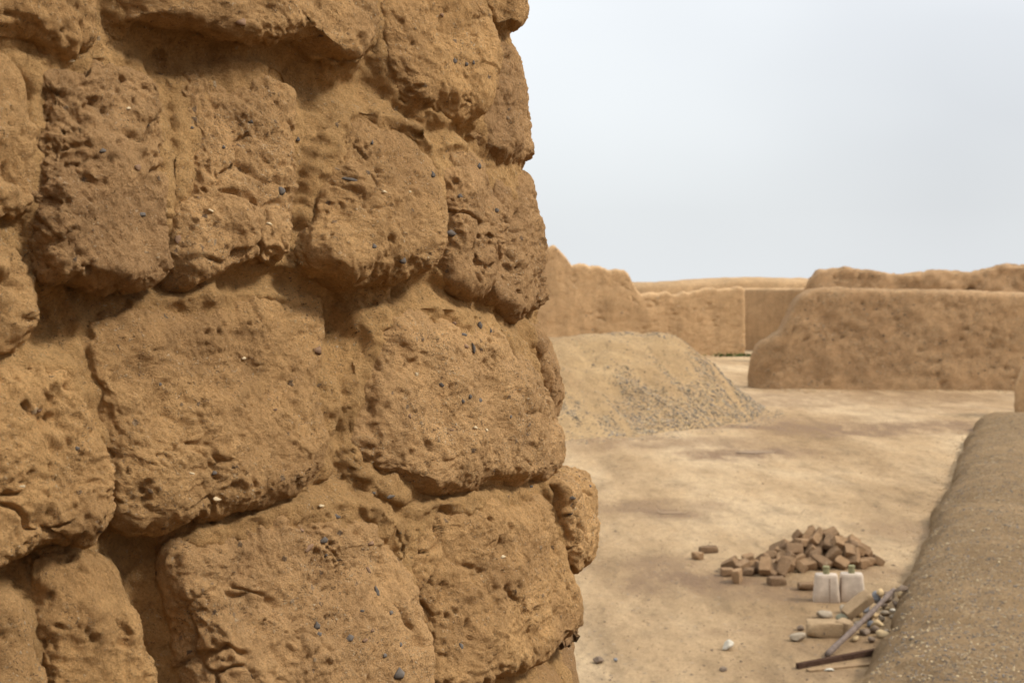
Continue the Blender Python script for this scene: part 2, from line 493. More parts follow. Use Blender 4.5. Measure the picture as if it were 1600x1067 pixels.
# name: outline in the photograph, lift, corner radius, tilt (+ = foot stands proud), crumble, material, resolution
BL = [
 ('T0', [(-90,-10),(60,-10),(150,0),(165,30),(172,70),(130,84),(60,66),(0,60),(-90,60)], .015, .06, .10, 0.6, 'block', 130),
 ('T1', [(165,-10),(360,-10),(590,-10),(592,30),(572,70),(545,100),(505,92),(478,62),(440,52),(420,58),(385,68),(350,62),(303,42),(235,27),(178,17)], .055, .06, .20, .45, 'block', 200),
 ('T2', [(592,-10),(680,-10),(742,-10),(762,20),(772,60),(773,100),(762,160),(745,192),(720,192),(690,176),(655,168),(628,148),(604,112),(594,60)], .030, .08, .12, .25, 'block', 200),
 ('T3', [(756,-10),(830,-10),(834,20),(815,44),(785,48),(766,34)], .028, .04, .0, .25, 'block', 90),
 ('T4', [(782,58),(815,60),(840,110),(845,180),(845,255),(820,268),(778,254),(748,226),(744,205),(764,186),(778,140)], .0, .06, .0, 0.35, 'block_red', 130),
 ('A00', [(-90,66),(0,68),(44,80),(54,150),(56,260),(56,330),(34,358),(-20,362),(-90,360)], .0, .06, .10, 0.7, 'block', 120),
 ('A1', [(66,92),(140,88),(218,94),(252,118),(264,152),(262,230),(266,314),(268,385),(259,436),(202,460),(127,452),(74,442),(62,395),(60,283),(58,180)], .030, .055, .18, 0.72, 'block_red', 230),
 ('A2', [(292,142),(324,106),(400,96),(466,110),(482,170),(478,223),(478,324),(456,396),(425,424),(385,412),(354,424),(314,436),(278,448),(278,405),(286,340),(300,270),(292,205)], .012, .07, .16, 0.5, 'block_grit', 220),
 ('A3', [(504,214),(526,188),(560,176),(612,190),(652,216),(674,262),(686,324),(684,385),(672,420),(628,440),(567,452),(516,446),(470,424),(464,405),(490,354),(494,290),(494,240)], .066, .085, .24, 0.18, 'block', 240),
 ('A4', [(678,236),(724,226),(755,238),(772,273),(782,324),(785,385),(777,425),(754,462),(729,464),(702,434),(686,405),(690,330),(684,270)], .018, .06, .06, 0.5, 'block_red', 170),
 ('A5', [(780,278),(812,272),(860,280),(870,344),(868,420),(860,482),(830,494),(797,486),(772,466),(782,435),(792,385),(784,320)], -.006, .06, .05, 0.55, 'block_red', 170),
 ('A0b', [(-90,372),(0,366),(40,380),(66,420),(68,470),(56,530),(40,556),(0,566),(-90,570)], .012, .06, .10, .6, 'block', 110),
 ('B0', [(-90,582),(0,578),(100,570),(126,602),(138,656),(156,696),(166,756),(163,797),(146,834),(90,860),(0,892),(-90,905)], .045, .07, .22, 0.6, 'block', 200),
 ('B1', [(136,560),(158,512),(240,474),(400,462),(506,472),(526,510),(514,560),(526,640),(522,700),(496,756),(440,782),(350,802),(290,818),(240,830),(194,814),(172,770),(166,720),(150,640)], .020, .085, .26, .4, 'block', 260),
 ('B2', [(574,504),(604,489),(660,482),(740,490),(800,516),(840,560),(860,620),(870,680),(866,730),(845,754),(770,766),(690,782),(612,772),(574,742),(562,700),(564,640),(568,570)], .032, .10, .12, 0.14, 'block_grit', 260),
 ('B3', [(842,502),(885,505),(892,600),(896,700),(880,716),(868,640),(856,568)], .0, .05, .0, 0.5, 'block_red', 100),
 ('C0', [(-90,912),(0,904),(40,924),(58,958),(54,1000),(74,1040),(84,1075),(0,1075),(-90,1075)], .030, .05, .10, 0.5, 'block', 90),
 ('C1', [(62,884),(120,856),(188,868),(210,898),(216,930),(234,986),(250,1040),(256,1075),(160,1075),(78,1075),(62,985),(64,920)], .020, .06, .12, 0.4, 'block', 150),
 ('C2', [(284,862),(350,824),(430,800),(520,786),(596,800),(636,876),(650,960),(656,1075),(560,1075),(440,1075),(308,1075),(300,960),(286,910)], .050, .10, .22, .55, 'block_grit', 260),
 ('C3', [(644,800),(700,788),(790,776),(850,768),(866,800),(874,850),(884,920),(888,970),(872,1020),(860,1075),(760,1075),(672,1075),(654,1030),(644,960),(632,880)], .035, .09, .14, .45, 'block', 240),
 ('C4', [(848,752),(868,736),(915,738),(925,800),(920,862),(900,894),(884,898),(870,876),(868,832),(858,782)], .080, .06, .0, .3, 'block_grit', 140),
 ('C5', [(888,914),(940,912),(945,980),(948,1075),(870,1075),(880,1020),(894,970)], .010, .05, .0, 0.5, 'block_red', 110),
]
def chaikin(p, n=2):
    for _ in range(n):
        q = np.roll(p, -1, 0)
        p = np.stack([0.75 * p + 0.25 * q, 0.25 * p + 0.75 * q], 1).reshape(-1, 2)
    return p

def star_radius(poly, c, th):
    """distance from c to the outline in the directions th"""
    d = np.stack([np.cos(th), np.sin(th)], -1)
    a = poly - c; b = np.roll(a, -1, 0)
    e = b - a
    best = np.zeros(th.shape)
    for k in range(len(a)):
        den = d[..., 0] * e[k, 1] - d[..., 1] * e[k, 0]
        den = np.where(np.abs(den) < 1e-12, 1e-12, den)
        t = (a[k, 0] * e[k, 1] - a[k, 1] * e[k, 0]) / den
        u = (a[k, 0] * d[..., 1] - a[k, 1] * d[..., 0]) / den
        ok = (t > 0) & (u >= -1e-6) & (u <= 1 + 1e-6)
        best = np.where(ok, np.maximum(best, t), best)
    return np.where(best < 1e-4, 0.02, best)

def erode(P, crumble, seed, fine=True, keep=1.0):
    """weathering of a mud surface: swells, crumbled patches, pits, cracks"""
    sh = P.shape[:2]
    nrm = grid_normals(P)
    p = P.reshape(-1, 3)
    d = 0.016 * pn(p, 5.0, seed) + 0.009 * fbm(p, 13.0, 3, seed + 2)
    wp = p + 0.012 * np.stack([pn(p, 22, 31), pn(p, 22, 32), pn(p, 22, 33)], 1)
    mask = ss(0.35 - 0.75 * crumble, 0.75 - 0.75 * crumble, fbm(p, 7.0, 2, seed + 5))
    if fine:
        f1, f2, idn = cells(wp * np.array([1, 1, 1.35]), 24.0, seed, True)
        d += mask * crumble * (0.014 * (0.55 - f1) + 0.011 * (idn - 0.5))      # chunks broken away in flakes
        i1, i2, idm = cells(wp * np.array([1, 1, 1.3]), 58.0, seed + 6, True)
        d += (0.2 + 0.8 * mask) * 0.0040 * (idm - 0.5)
        g1, g2 = cells(wp, 75.0, seed + 3)
        d += (0.25 + 0.75 * mask) * 0.0075 * (0.5 - g1)
        pit = ss(0.40, 0.72, fbm(wp, 30.0, 2, seed + 7)) * ss(0.05, 0.45, pn(p, 9.0, seed + 8) + 0.25 * crumble)
        d -= (0.007 + 0.010 * crumble) * pit
        hole = ss(0.46, 0.62, pn(wp, 78.0, seed + 9)) * ss(-0.25, 0.25, pn(p, 12.0, seed + 10))
        d -= (0.004 + 0.005 * mask) * hole
        wq = p + 0.035 * np.stack([fbm(p, 9, 2, 81), fbm(p, 9, 2, 82), fbm(p, 9, 2, 83)], 1)
        c1, c2 = cells(wq * np.array([1, 1, 1.6]), 6.5, seed + 11)
        d -= (0.008 + 0.016 * crumble) * np.exp(-((c2 - c1) / 0.045) ** 2) * ss(0.05, 0.5, pn(p, 5.0, seed + 13) + 0.35 * (crumble - 0.3))
        d += 0.0032 * fbm(p, 60.0, 3, seed + 15, 0.65)
    else:
        d += 0.006 * fbm(p, 35.0, 2, seed + 15)
    return P + nrm * (d.reshape(sh) * keep)[..., None]

def block_mesh(poly, lift, rc, tilt, crumble, mat, n, seed, fine=True):
    poly = chaikin(np.asarray(poly, float), 2)
    c = poly.mean(0)
    poly = c + (poly - c) * 1.03
    lift = 0.75 * lift + 0.008
    a = np.linspace(-1, 1, n)
    U, V = np.meshgrid(a, a, indexing='ij')
    r = np.maximum(np.abs(U), np.abs(V)); r = np.where(r < 1e-9, 1e-9, r)
    big = np.abs(U) >= np.abs(V)
    th = np.where(big, np.pi / 4 * V / np.where(U == 0, 1, U), np.pi / 2 - np.pi / 4 * U / np.where(V == 0, 1, V))
    th = np.where(big & (U < 0), th + np.pi, th)
    th = np.where(~big & (V < 0), th + np.pi, th)
    Lr = star_radius(poly, c, th)
    Rc = np.minimum(rc * 0.78, 0.5 * Lr)
    depth = 0.075 + max(lift, 0)
    tot = (Lr - Rc) + np.pi / 2 * Rc + depth
    t = r * tot
    ang = np.clip((t - (Lr - Rc)) / Rc, 0, np.pi / 2)
    rho = np.minimum(t, Lr - Rc) + Rc * np.sin(ang)
    down = np.maximum(t - (Lr - Rc) - np.pi / 2 * Rc, 0)
    rho = rho - 0.18 * down
    h = -Rc * (1 - np.cos(ang)) - down
    h = h - 0.016 * (rho / Lr) ** 2 * np.minimum(1, Lr / 0.15)
    ds = rho * np.cos(th); dz = rho * np.sin(th)
    h = h + lift - tilt * np.clip(dz, -0.16, 0.09) * np.clip(1 + h / 0.1, 0.2, 1)
    P = surf(c[0] + ds, c[1] + dz, h)
    pp = P.reshape(-1, 3)
    wv = np.stack([fbm(pp, 8.0, 2, 51 + q) for q in range(3)], 1)
    P = P + (0.012 + 0.006 * crumble) * wv.reshape(P.shape)
    P = erode(P, crumble, seed, fine, 1 - 0.85 * ss(0.0, 0.03, down))
    me = mesh_np('block', P.reshape(-1, 3), grid_quads(n, n, True), mat)
    return me, poly

wall = tag(empty('adobe_wall', (0, 0, PADZ)), 'weathered wall of large rounded mud blocks with deep eroded joints, close to the viewer', 'wall')
def wpart(name, me, parent=wall):
    """geometry is in world coordinates; the parent empty only shifts by PADZ"""
    o = link(name, me, parent)
    o.matrix_parent_inverse = Matrix.Translation((0, 0, -PADZ)) if parent is wall else Matrix()
    return o
polys, hero = [], []
for k, (nm, pts, lift, rc, tilt, crumble, mat, n) in enumerate(BL):
    sz = [to_wall(x, y) for x, y in pts]
    me, poly = block_mesh(sz, lift, rc, tilt, crumble, M[mat], int(n * 0.9), 3.1 + k * 2.3)
    polys.append((poly, lift)); hero.append((wpart('block', me), me))

# blocks out of the photograph's frame: courses above, below, to the left and round the corner
S_LEFT = to_wall(-60, 500)[0]
def auto_block(s0, s1, z0, z1, k, n=30):
    g = 0.022
    pts = [(s0 + g, z0 + g + .03), (s0 + g + .04, z0 + g), (s1 - g - .04, z0 + g), (s1 - g, z0 + g + .03), (s1 - g, z1 - g - .04), (s1 - g - .05, z1 - g), (s0 + g + .05, z1 - g), (s0 + g, z1 - g - .04)]
    pts = [(a + random.uniform(-.012, .012), b + random.uniform(-.012, .012)) for a, b in pts]
    near = s1 > S_LEFT - 1.3 and s0 < S_LEFT and 3.3 < z0 < 4.9
    if near: n = 90
    me, poly = block_mesh(pts, random.uniform(0, .04), .06, random.uniform(.02, .2), random.uniform(.3, .9), M[random.choice(['block', 'block_red', 'block_grit'])], n, 90 + k * 1.7, near)
    polys.append((poly, 0.02)); wpart('block', me)
kk = 0
rows = [(2.55, 3.0), (3.0, 3.40), (3.40, 3.79), (3.79, 4.18), (4.18, 4.57), (4.57, 4.98), (4.98, 5.36), (5.36, 5.75), (5.75, 6.15), (6.15, 6.55), (6.55, 6.95)]
for ri, (z0, z1) in enumerate(rows):
    out = ri < 2 or ri > 5
    s = -2.2 + (ri % 2) * -0.18
    while s < S2 + 0.45:
        w = random.uniform(.34, .50)
        e = s + w
        inside = (e > S_LEFT - 0.05) and (s < 1.98)
        if inside and not out:
            if s < S_LEFT - 0.14: e = S_LEFT - 0.02; auto_block(s, e, z0, z1, kk); kk += 1
            s = 1.98 if s < 1.98 else e
            continue
        auto_block(s, e, z0, z1, kk); kk += 1
        s = e

# mud mortar between the blocks
def poly_sdf(P, poly):
    a = poly; b = np.roll(poly, -1, 0)
    d2 = np.full(len(P), 1e9); inside = np.zeros(len(P), bool)
    for k in range(len(a)):
        e = b[k] - a[k]; w = P - a[k]
        t = np.clip((w @ e) / (e @ e + 1e-12), 0, 1)
        q = w - t[:, None] * e
        d2 = np.minimum(d2, (q * q).sum(1))
        c = ((a[k, 1] > P[:, 1]) != (b[k, 1] > P[:, 1]))
        with np.errstate(divide='ignore', invalid='ignore'):
            xi = (b[k, 0] - a[k, 0]) * (P[:, 1] - a[k, 1]) / (b[k, 1] - a[k, 1]) + a[k, 0]
        inside ^= c & (P[:, 0] < xi)
    return np.where(inside, -1, 1) * np.sqrt(d2)

# places where the fill has washed out deeply (photograph points, radius, depth)
HOLLOW = [(255, 960, .10, .030), (255, 1040, .10, .028), (225, 860, .07, .03), (110, 500, .07, .030), (545, 520, .05, .030), (400, 445, .10, .020),
          (200, 490, .10, .020), (60, 870, .06, .03), (550, 470, .06, .03), (300, 45, .10, .03), (480, 120, .08, .02)]
# places where it has slumped outwards
PROUD = [(340, 452, .08, .020), (430, 462, .06, .014), (620, 465, .06, .012), (700, 478, .06, .014), (150, 500, .07, .012), (545, 610, .05, .016), (400, 110, .09, .016), (700, 215, .05, .014), (600, 790, .10, .022), (700, 785, .10, .02), (560, 150, .12, .012), (640, 205, .06, .02), (700, 205, .06, .02), (420, 790, .06, .018), (500, 640, .03, .0)]
def mortar():
    ss_ = np.concatenate([np.linspace(-2.6, S_LEFT - .06, 70)[:-1], np.linspace(S_LEFT - .06, 1.75, 400), np.linspace(1.75, S2 + .6, 50)[1:]])
    zz = np.concatenate([np.linspace(2.5, 3.38, 36)[:-1], np.linspace(3.38, 4.98, 370), np.linspace(4.98, 6.95, 50)[1:]])
    Sg, Zg = np.meshgrid(ss_, zz, indexing='ij')
    pts = np.stack([Sg.ravel(), Zg.ravel()], 1)
    h = np.full(len(pts), -0.052) + 0.020 * ss(1.15, 1.45, pts[:, 0])
    dmin = np.full(len(pts), 9.0)
    for poly, lift in polys:
        lo, hi = poly.min(0) - .12, poly.max(0) + .12
        m = np.nonzero(((pts > lo) & (pts < hi)).all(1))[0]
        if not len(m): continue
        d = poly_sdf(pts[m], poly)
        dmin[m] = np.minimum(dmin[m], d)
        f = (0.028 + 0.45 * lift) * np.exp(-np.maximum(d, 0) / 0.034)
        cz = poly[:, 1].mean(); hz = np.ptp(poly[:, 1]) * 0.5
        f = f * (1 - 0.45 * ss(0.6, 0.97, (cz - pts[m][:, 1]) / hz))      # washed out under the overhangs
        h[m] = np.maximum(h[m], -0.052 + f)
    h = h - 0.06 * ss(-0.05, -0.12, dmin)
    for lst, sg in ((HOLLOW, -1), (PROUD, 1)):
        for px, py, r, amt in lst:
            s, z = to_wall(px, py)
            h += sg * amt * (np.exp(np.minimum(dmin, 0) / 0.03) if sg > 0 else 1.0) * np.exp(-(((pts[:, 0] - s) ** 2 + (pts[:, 1] - z) ** 2) / (r * r)))
    P = surf(Sg, Zg, h.reshape(Sg.shape))
    p = P.reshape(-1, 3); nrm = grid_normals(P)
    sg = 1.0 if (nrm[300, 200, 0] > 0) else -1.0
    wp = p + 0.012 * np.stack([pn(p, 22, 41), pn(p, 22, 42), pn(p, 22, 43)], 1)
    cr = ss(-0.1, 0.45, fbm(p, 6.0, 2, 71))
    f1, _ = cells(wp, 34.0, 70)
    d = 0.016 * fbm(p, 8.0, 3, 60) + 0.006 * fbm(p, 28.0, 3, 62) + 0.0028 * fbm(p, 70.0, 2, 61) + cr * 0.014 * (0.5 - f1)
    d -= 0.008 * (0.2 + cr) * ss(0.40, 0.66, fbm(wp, 38.0, 2, 63))
    P = P + sg * nrm * d.reshape(*Sg.shape, 1)
    me = mesh_np('mortar', P.reshape(-1, 3), grid_quads(len(ss_), len(zz), True), M['mortar'])
    return me
mo_me = mortar()
hero.append((wpart('mortar', mo_me), mo_me))
# solid heart of the wall behind the facing
def core():
    s = np.linspace(-2.6, S2 + .6, 60)
    x, y, nx, ny = plan(s)
    off = 0.16
    pl = [(x[i] - nx[i] * off, y[i] - ny[i] * off) for i in range(60)]
    ex, ey = pl[0]
    pl += [(ex - 1.0, ey + 0.9), ]
    n = len(pl)
    v = [(a, b, 2.4) for a, b in pl] + [(a, b, 6.9) for a, b in pl]
    f = [(i, (i + 1) % n, n + (i + 1) % n, n + i) for i in range(n)] + [tuple(range(n, 2 * n))]
    me = bpy.data.meshes.new('core'); me.from_pydata(v, [], f); me.materials.append(M['mortar'])
    wpart('core', me)
core()

def left_shade_face():  # tall unseen wall, added to darken the left of the block wall
    a = np.array(plan(-2.6)[:2]); d = np.array([math.sin(PH1), -math.cos(PH1)])
    u = np.linspace(-.4, 3.6, 90); z = np.linspace(2.4, 8.6, 100)
    U, Z = np.meshgrid(u, z, indexing='ij')
    n = np.array([math.cos(PH1), math.sin(PH1)])
    ph = np.abs(((Z - 2.4) / 0.39) % 1 - .5) * 2; pu = np.abs(((U + .2 * (np.floor((Z - 2.4) / .39) % 2)) / .45) % 1 - .5) * 2
    h = 0.06 * np.sqrt(np.clip(1 - np.maximum(ph, pu) ** 6, 0, 1)) + BATTER * (EYE - Z)
    P = np.stack([a[0] + d[0] * U + n[0] * h, a[1] + d[1] * U + n[1] * h, Z], -1)
    P = P + 0.03 * fbm(P.reshape(-1, 3), 6, 3, 4).reshape(*U.shape, 1) * np.array([n[0], n[1], 0])
    back = P[:, ::-1] - np.array([n[0], n[1], 0]) * 0.9; back[..., 2] = P[:, ::-1, 2]
    P = np.concatenate([P, back], 1)
    wpart('left_shade_wall', mesh_np('left_shade_wall', P.reshape(-1, 3), grid_quads(90, 200), M['block']))
left_shade_face()
# unseen wall added out of frame on the right to shade the near wall
def right_shade_side():
    y = np.linspace(0.75, -4.5, 80); z = np.linspace(0.0, 8.4, 110)
    Yg, Zg = np.meshgrid(y, z, indexing='ij')
    X = 3.35 + 0.05 * Zg * 0.5
    e = np.clip((0.75 - Yg) / 0.3, 0, 1); X = X + 0.3 * (1 - np.sqrt(np.clip(1 - (1 - e) ** 2, 0, 1)))
    P = np.stack([X, Yg, Zg], -1)
    P[..., 0] += 0.04 * fbm(P.reshape(-1, 3), 3, 4, 8).reshape(X.shape)
    Q = P[:, ::-1].copy(); Q[..., 0] = 4.6 - (Q[..., 0] - 3.35)
    G = np.concatenate([P, Q], 1)
    G = np.concatenate([np.concatenate([P, P[:, ::-1]], 1)[:1] * 0 + np.concatenate([(P[:1] + Q[:1, ::-1]) / 2, (P[:1] + Q[:1, ::-1])[:, ::-1] / 2], 1), G], 0)
    wpart('right_shade_wall', mesh_np('right_shade_wall', G.reshape(-1, 3), grid_quads(81, 220), M['block']))
right_shade_side()

# stones bedded in the blocks, set on the surface where the photograph shows them: x, y, width, height, kind
bvhs = []
for o, me in hero:
    nv = len(me.vertices); co = np.empty(nv * 3, np.float32); me.vertices.foreach_get('co', co)
    np_ = len(me.polygons); vi = np.empty(np_ * 4, np.int32); me.loops.foreach_get('vertex_index', vi)
    bvhs.append(BVHTree.FromPolygons(co.reshape(-1, 3).tolist(), vi.reshape(-1, 4).tolist()))
PEB = [(547,281,38,9,'s'),(585,385,10,9,'s'),(630,407,13,12,'s'),(582,223,5,9,'s'),(706,365,20,12,'s'),(676,273,9,11,'s'),(749,260,9,11,'s'),
 (719,306,8,8,'s'),(777,329,8,8,'s'),(839,288,9,14,'s'),(729,101,7,9,'s'),(711,96,8,10,'s'),(740,98,5,8,'s'),(690,24,6,8,'b'),
 (725,523,14,8,'s'),(751,509,8,13,'s'),(767,517,5,9,'s'),(740,543,6,16,'s'),(709,506,8,7,'b'),(729,541,11,7,'b'),(691,602,9,7,'s'),(735,619,7,7,'s'),
 (724,627,6,8,'s'),(750,625,11,8,'s'),(798,651,6,7,'s'),(707,672,10,6,'b'),(640,650,5,10,'b'),
 (507,843,17,11,'s'),(527,807,17,7,'s'),(472,828,8,8,'b'),(483,856,22,9,'b'),(509,867,7,8,'s'),(575,890,6,16,'b'),(579,849,11,8,'b'),(589,923,8,19,'s'),
 (496,977,12,13,'s'),(500,990,9,8,'s'),(547,996,16,14,'s'),(601,1024,8,9,'s'),(625,1052,21,18,'s'),(581,985,7,6,'b'),(611,957,8,9,'s'),(567,954,7,5,'s'),(626,1007,7,9,'s'),
 (923,744,10,6,'s'),(922,759,6,5,'s'),(896,778,11,6,'s'),(891,802,9,7,'s'),(340,780,13,9,'p'),(278,374,8,24,'b'),(335,739,10,9,'s'),(392,190,10,8,'s'),(466,218,8,8,'s'),
 (440,299,14,18,'s'),(162,236,12,8,'s'),(222,336,13,10,'s'),(215,262,9,16,'b'),(110,95,10,8,'p'),(376,36,14,14,'b'),(720,1008,8,10,'s'),(570,1000,8,8,'b'),(785,870,9,7,'p'),
 (495,548,14,16,'b'),(503,790,10,6,'p'),(650,585,6,7,'p'),(742,668,7,6,'p'),(760,672,6,6,'p'),(600,300,7,6,'p'),(640,300,6,5,'p'),(830,760,8,6,'s'),(610,775,14,6,'s'),(585,770,7,5,'s'),
 (380,560,7,6,'p'),(430,640,6,6,'b'),(300,740,8,7,'p'),(250,600,7,7,'s'),(120,700,9,7,'s'),(60,640,10,8,'b'),(35,760,8,7,'p'),(200,170,8,6,'p'),(330,330,8,7,'p'),(350,230,7,6,'s'),(420,350,8,6,'p'),(300,200,7,6,'s')]
def lump_mesh(name, mat, sub=2, amp=0.18, seed=0.0, f=1.4, flat=0.0):
    bm = bmesh.new(); bmesh.ops.create_icosphere(bm, subdivisions=sub, radius=1.0)
    v = np.array([x.co[:] for x in bm.verts])
    # a few random flats make it a broken stone rather than a ball
    r = np.random.default_rng(int(seed * 13) + 5)
    for _ in range(14):
        n = r.normal(size=3); n /= np.linalg.norm(n); k = r.uniform(0.45, 0.82)
        d = v @ n; v = np.where((d > k)[:, None], v - np.outer(d - k, n) * 0.95, v)
    v = v * (1 + amp * fbm(v, f, 3, seed))[:, None]
    if flat: v[:, 2] = np.maximum(v[:, 2], -flat)
    for x, c in zip(bm.verts, v): x.co = c
    me = bpy.data.meshes.new(name); bm.to_mesh(me); bm.free()
    me.materials.append(mat)
    for p in me.polygons: p.use_smooth = True
    return me
peb_me = {k: [lump_mesh('pebble', M[m], 2, 0.15, 40 + i * 3.1 + ord(k), 1.2) for i in range(4)] for k, m in (('s', 'slate'), ('b', 'slate_brown'), ('p', 'pale_pebble'))}
eye = Vector((0, 0, EYE))
for i, (px, py, w, hgt, kd) in enumerate(PEB):
    d = Vector(((px - HX) / F, 1.0, -(py - HY) / F)).normalized()
    best = None
    for (o, me), bv in zip(hero, bvhs):
        loc, nr, ix, dist = bv.ray_cast(eye, d, 8)
        if loc is not None and (best is None or dist < best[0]): best = (dist, loc, nr, o)
    if best is None: continue
    dist, loc, nr, o = best
    q = link('pebble', random.choice(peb_me[kd]), o)
    if nr.dot(d) > 0: nr = -nr
    nr = (nr + Vector((.35, -.5, .1))).normalized()
    sw, sh = w * dist / F * 0.5 * 1.35, hgt * dist / F * 0.5 * 1.25
    up = Vector((0, 0, 1)); ax = up.cross(nr).normalized(); az = nr.cross(ax)
    R = Matrix((ax, az, nr)).transposed()
    mw = Matrix.Translation(loc - nr * 0.05 * min(sw, sh)) @ R.to_4x4() @ Matrix.Rotation(random.uniform(-.3, .3), 4, 'Z') @ Matrix.Diagonal((sw, sh, min(sw, sh) * 0.85, 1))
    q.matrix_parent_inverse = Matrix()
    q.matrix_basis = mw

# ------------------------------------------------------------------ worn earth walls of the courtyard
def earth_wall(name, label, P0, P1, top, thick, mat, amp=0.12, batter=0.12, cap=0.35, step=0.25, seed=0.0, f=0.5, round_ends=(0.8, 0.8), holes=0.0, crest=0.0):
    """P0,P1: front foot line; top: [(distance along, height)]; a rounded crest and worn faces"""
    P0, P1 = np.array(P0, float), np.array(P1, float)
    L = np.linalg.norm(P1 - P0); d = (P1 - P0) / L; n = np.array([d[1], -d[0]])   # n points to the front
    if n[1] > 0: n = -n
    nu = max(24, int(L / step)); u = np.linspace(0, L, nu)
    H = np.interp(u, [a for a, b in top], [b for a, b in top])
    if crest: H = H + crest * fbm(np.stack([u, u * 0, u * 0], 1), 1.1, 4, seed + 20)
    hm = max(b for a, b in top)
    nf = max(16, int(hm / step)); nc = 14
    t = np.concatenate([np.linspace(0, 1, nf)[:-1], 1 + np.linspace(0, 1, nc), 2 + np.linspace(0, 1, 10)[1:]])
    Ug, Tg = np.meshgrid(u, t, indexing='ij'); Hg = np.repeat(H[:, None], len(t), 1)
    capg = np.minimum(cap, 0.45 * Hg)
    e0 = np.clip(Ug / round_ends[0], 0, 1); e1 = np.clip((L - Ug) / round_ends[1], 0, 1)
    w = thick * 0.5 * np.sqrt(np.clip(1 - (1 - e0) ** 2, 0.0004, 1)) * np.sqrt(np.clip(1 - (1 - e1) ** 2, 0.0004, 1))
    zf = Hg - capg
    a = (Tg - 1) * np.pi
    wt = np.maximum(w - batter * zf * np.minimum(1, w / (0.5 * thick)), 0.02)
    wt = np.minimum(wt, w)
    z = np.where(Tg < 1, Tg * zf, np.where(Tg <= 2, zf + capg * np.sqrt(np.clip(np.sin(a), 0, 1)), (3 - Tg) * zf))
    y = np.where(Tg < 1, w + (wt - w) * Tg, np.where(Tg <= 2, wt * np.sign(np.cos(a)) * np.abs(np.cos(a)) ** 0.6, -(w + (wt - w) * (3 - Tg))))
    z = z - 0.25 * (np.minimum(Tg, 3 - Tg) < 1e-6)
    off = y - thick * 0.5
    X = P0[0] + d[0] * Ug + n[0] * off; Y = P0[1] + d[1] * Ug + n[1] * off
    P = np.stack([X, Y, z], -1)
    nr = grid_normals(P)
    p = P.reshape(-1, 3)
    dd = amp * (0.7 * fbm(p, f, 4, seed) + 0.35 * fbm(p, f * 5, 3, seed + 4))
    if holes: dd -= holes * ss(0.35, 0.6, pn(p, f * 6, seed + 9)) * ss(-0.1, 0.4, pn(p, f * 1.2, seed + 10))
    sgn = 1.0 if (nr[nu // 2, nf // 2, :2] @ n) > 0 else -1.0
    P = P + sgn * nr * dd.reshape(*Ug.shape, 1)
    me = mesh_np(name, P.reshape(-1, 3), grid_quads(nu, len(t), sgn < 0), mat)
    o = link(name, me)
    if label: tag(o, label, 'wall')
    return o
def prof(D, x0, pts):
    """outline given in photograph pixels at distance D -> (along, height)"""
    return [((px - HX) / F * D - x0, EYE - (py - HY) / F * D) for px, py in pts]

# long wall at the back left, stepped down to the right, then its return
x0 = 60 / F * 81 - 26.0
earth_wall('adobe_wall', 'tall far adobe wall stepping down to the right, behind the gravelly mound', (x0, 80.0), ((1168 - HX) / F * 81, 81.0),
           [(0, 6.2), (6, 7.0), (13, 6.4), (20, 7.3)] + prof(81, x0, [(845, 380), (866, 384), (880, 398), (894, 417), (930, 416), (962, 420), (984, 429), (996, 452), (1003, 458), (1022, 455), (1042, 458), (1060, 460), (1078, 456), (1110, 452), (1140, 449), (1168, 450)]),
           1.6, M['far_wall'], 0.06, 0.05, 0.30, 0.12, 3.0, 0.8, (0.8, 0.3), 0.10, 0.22)
xa = (1150 - HX) / F * 87
earth_wall('adobe_wall', 'plain far adobe wall in the back corner beside the rounded wall end', (xa, 87.5), (xa + 8.5, 79.5),
           [(0, 3.8), (3, 3.8), (12, 3.8)], 1.4, M['far_wall'], 0.05, 0.04, 0.3, 0.22, 13.0, 0.6, (0.3, 0.8))
# far ruins on the skyline
x1 = (960 - HX) / F * 160
earth_wall('ruin_mound', 'long low ruin mound on the skyline beyond the courtyard walls', (x1, 160), (x1 + 42, 160),
           [(0, 4.0)] + prof(160, x1, [(995, 441), (1040, 440), (1090, 436), (1150, 434), (1180, 432), (1215, 433), (1270, 435), (1310, 438)]) + [(42, 4.4)], 12, M['far_ruin'], 0.25, 0.3, 1.5, 0.5, 23.0, 0.12, (4, 4))['category'] = 'mound'
# the wall behind the long low wall
x2 = (1262 - HX) / F * 74
earth_wall('adobe_wall', 'ragged brown adobe wall showing above the long pitted wall', (x2, 74), (x2 + 20, 73),
           prof(74, x2, [(1262, 452), (1272, 432), (1284, 422), (1325, 418), (1360, 422), (1420, 427), (1480, 422), (1520, 424), (1560, 415), (1600, 414)]) + [(14, 5.1), (20, 4.9)],
           1.8, M['mid_wall'], 0.22, 0.08, 0.45, 0.16, 33.0, 0.6, (0.8, 0.8), 0.35)
# long pitted wall with the rounded, stepped end
x3 = (1170 - HX) / F * 56
earth_wall('adobe_wall', 'long pitted adobe wall with a rounded stepped end across the courtyard', (x3, 55.6), (x3 + 15.0, 54.6),
           prof(56, x3, [(1170, 588), (1175, 554), (1186, 535), (1204, 524), (1219, 515), (1228, 497), (1238, 475), (1250, 459), (1267, 451), (1280, 449), (1340, 450), (1420, 452), (1500, 454), (1600, 457)]) + [(15.0, 3.75)],
           1.9, M['mid_wall'], 0.09, 0.07, 0.40, 0.11, 43.0, 0.8, (1.4, 0.8), 0.10)
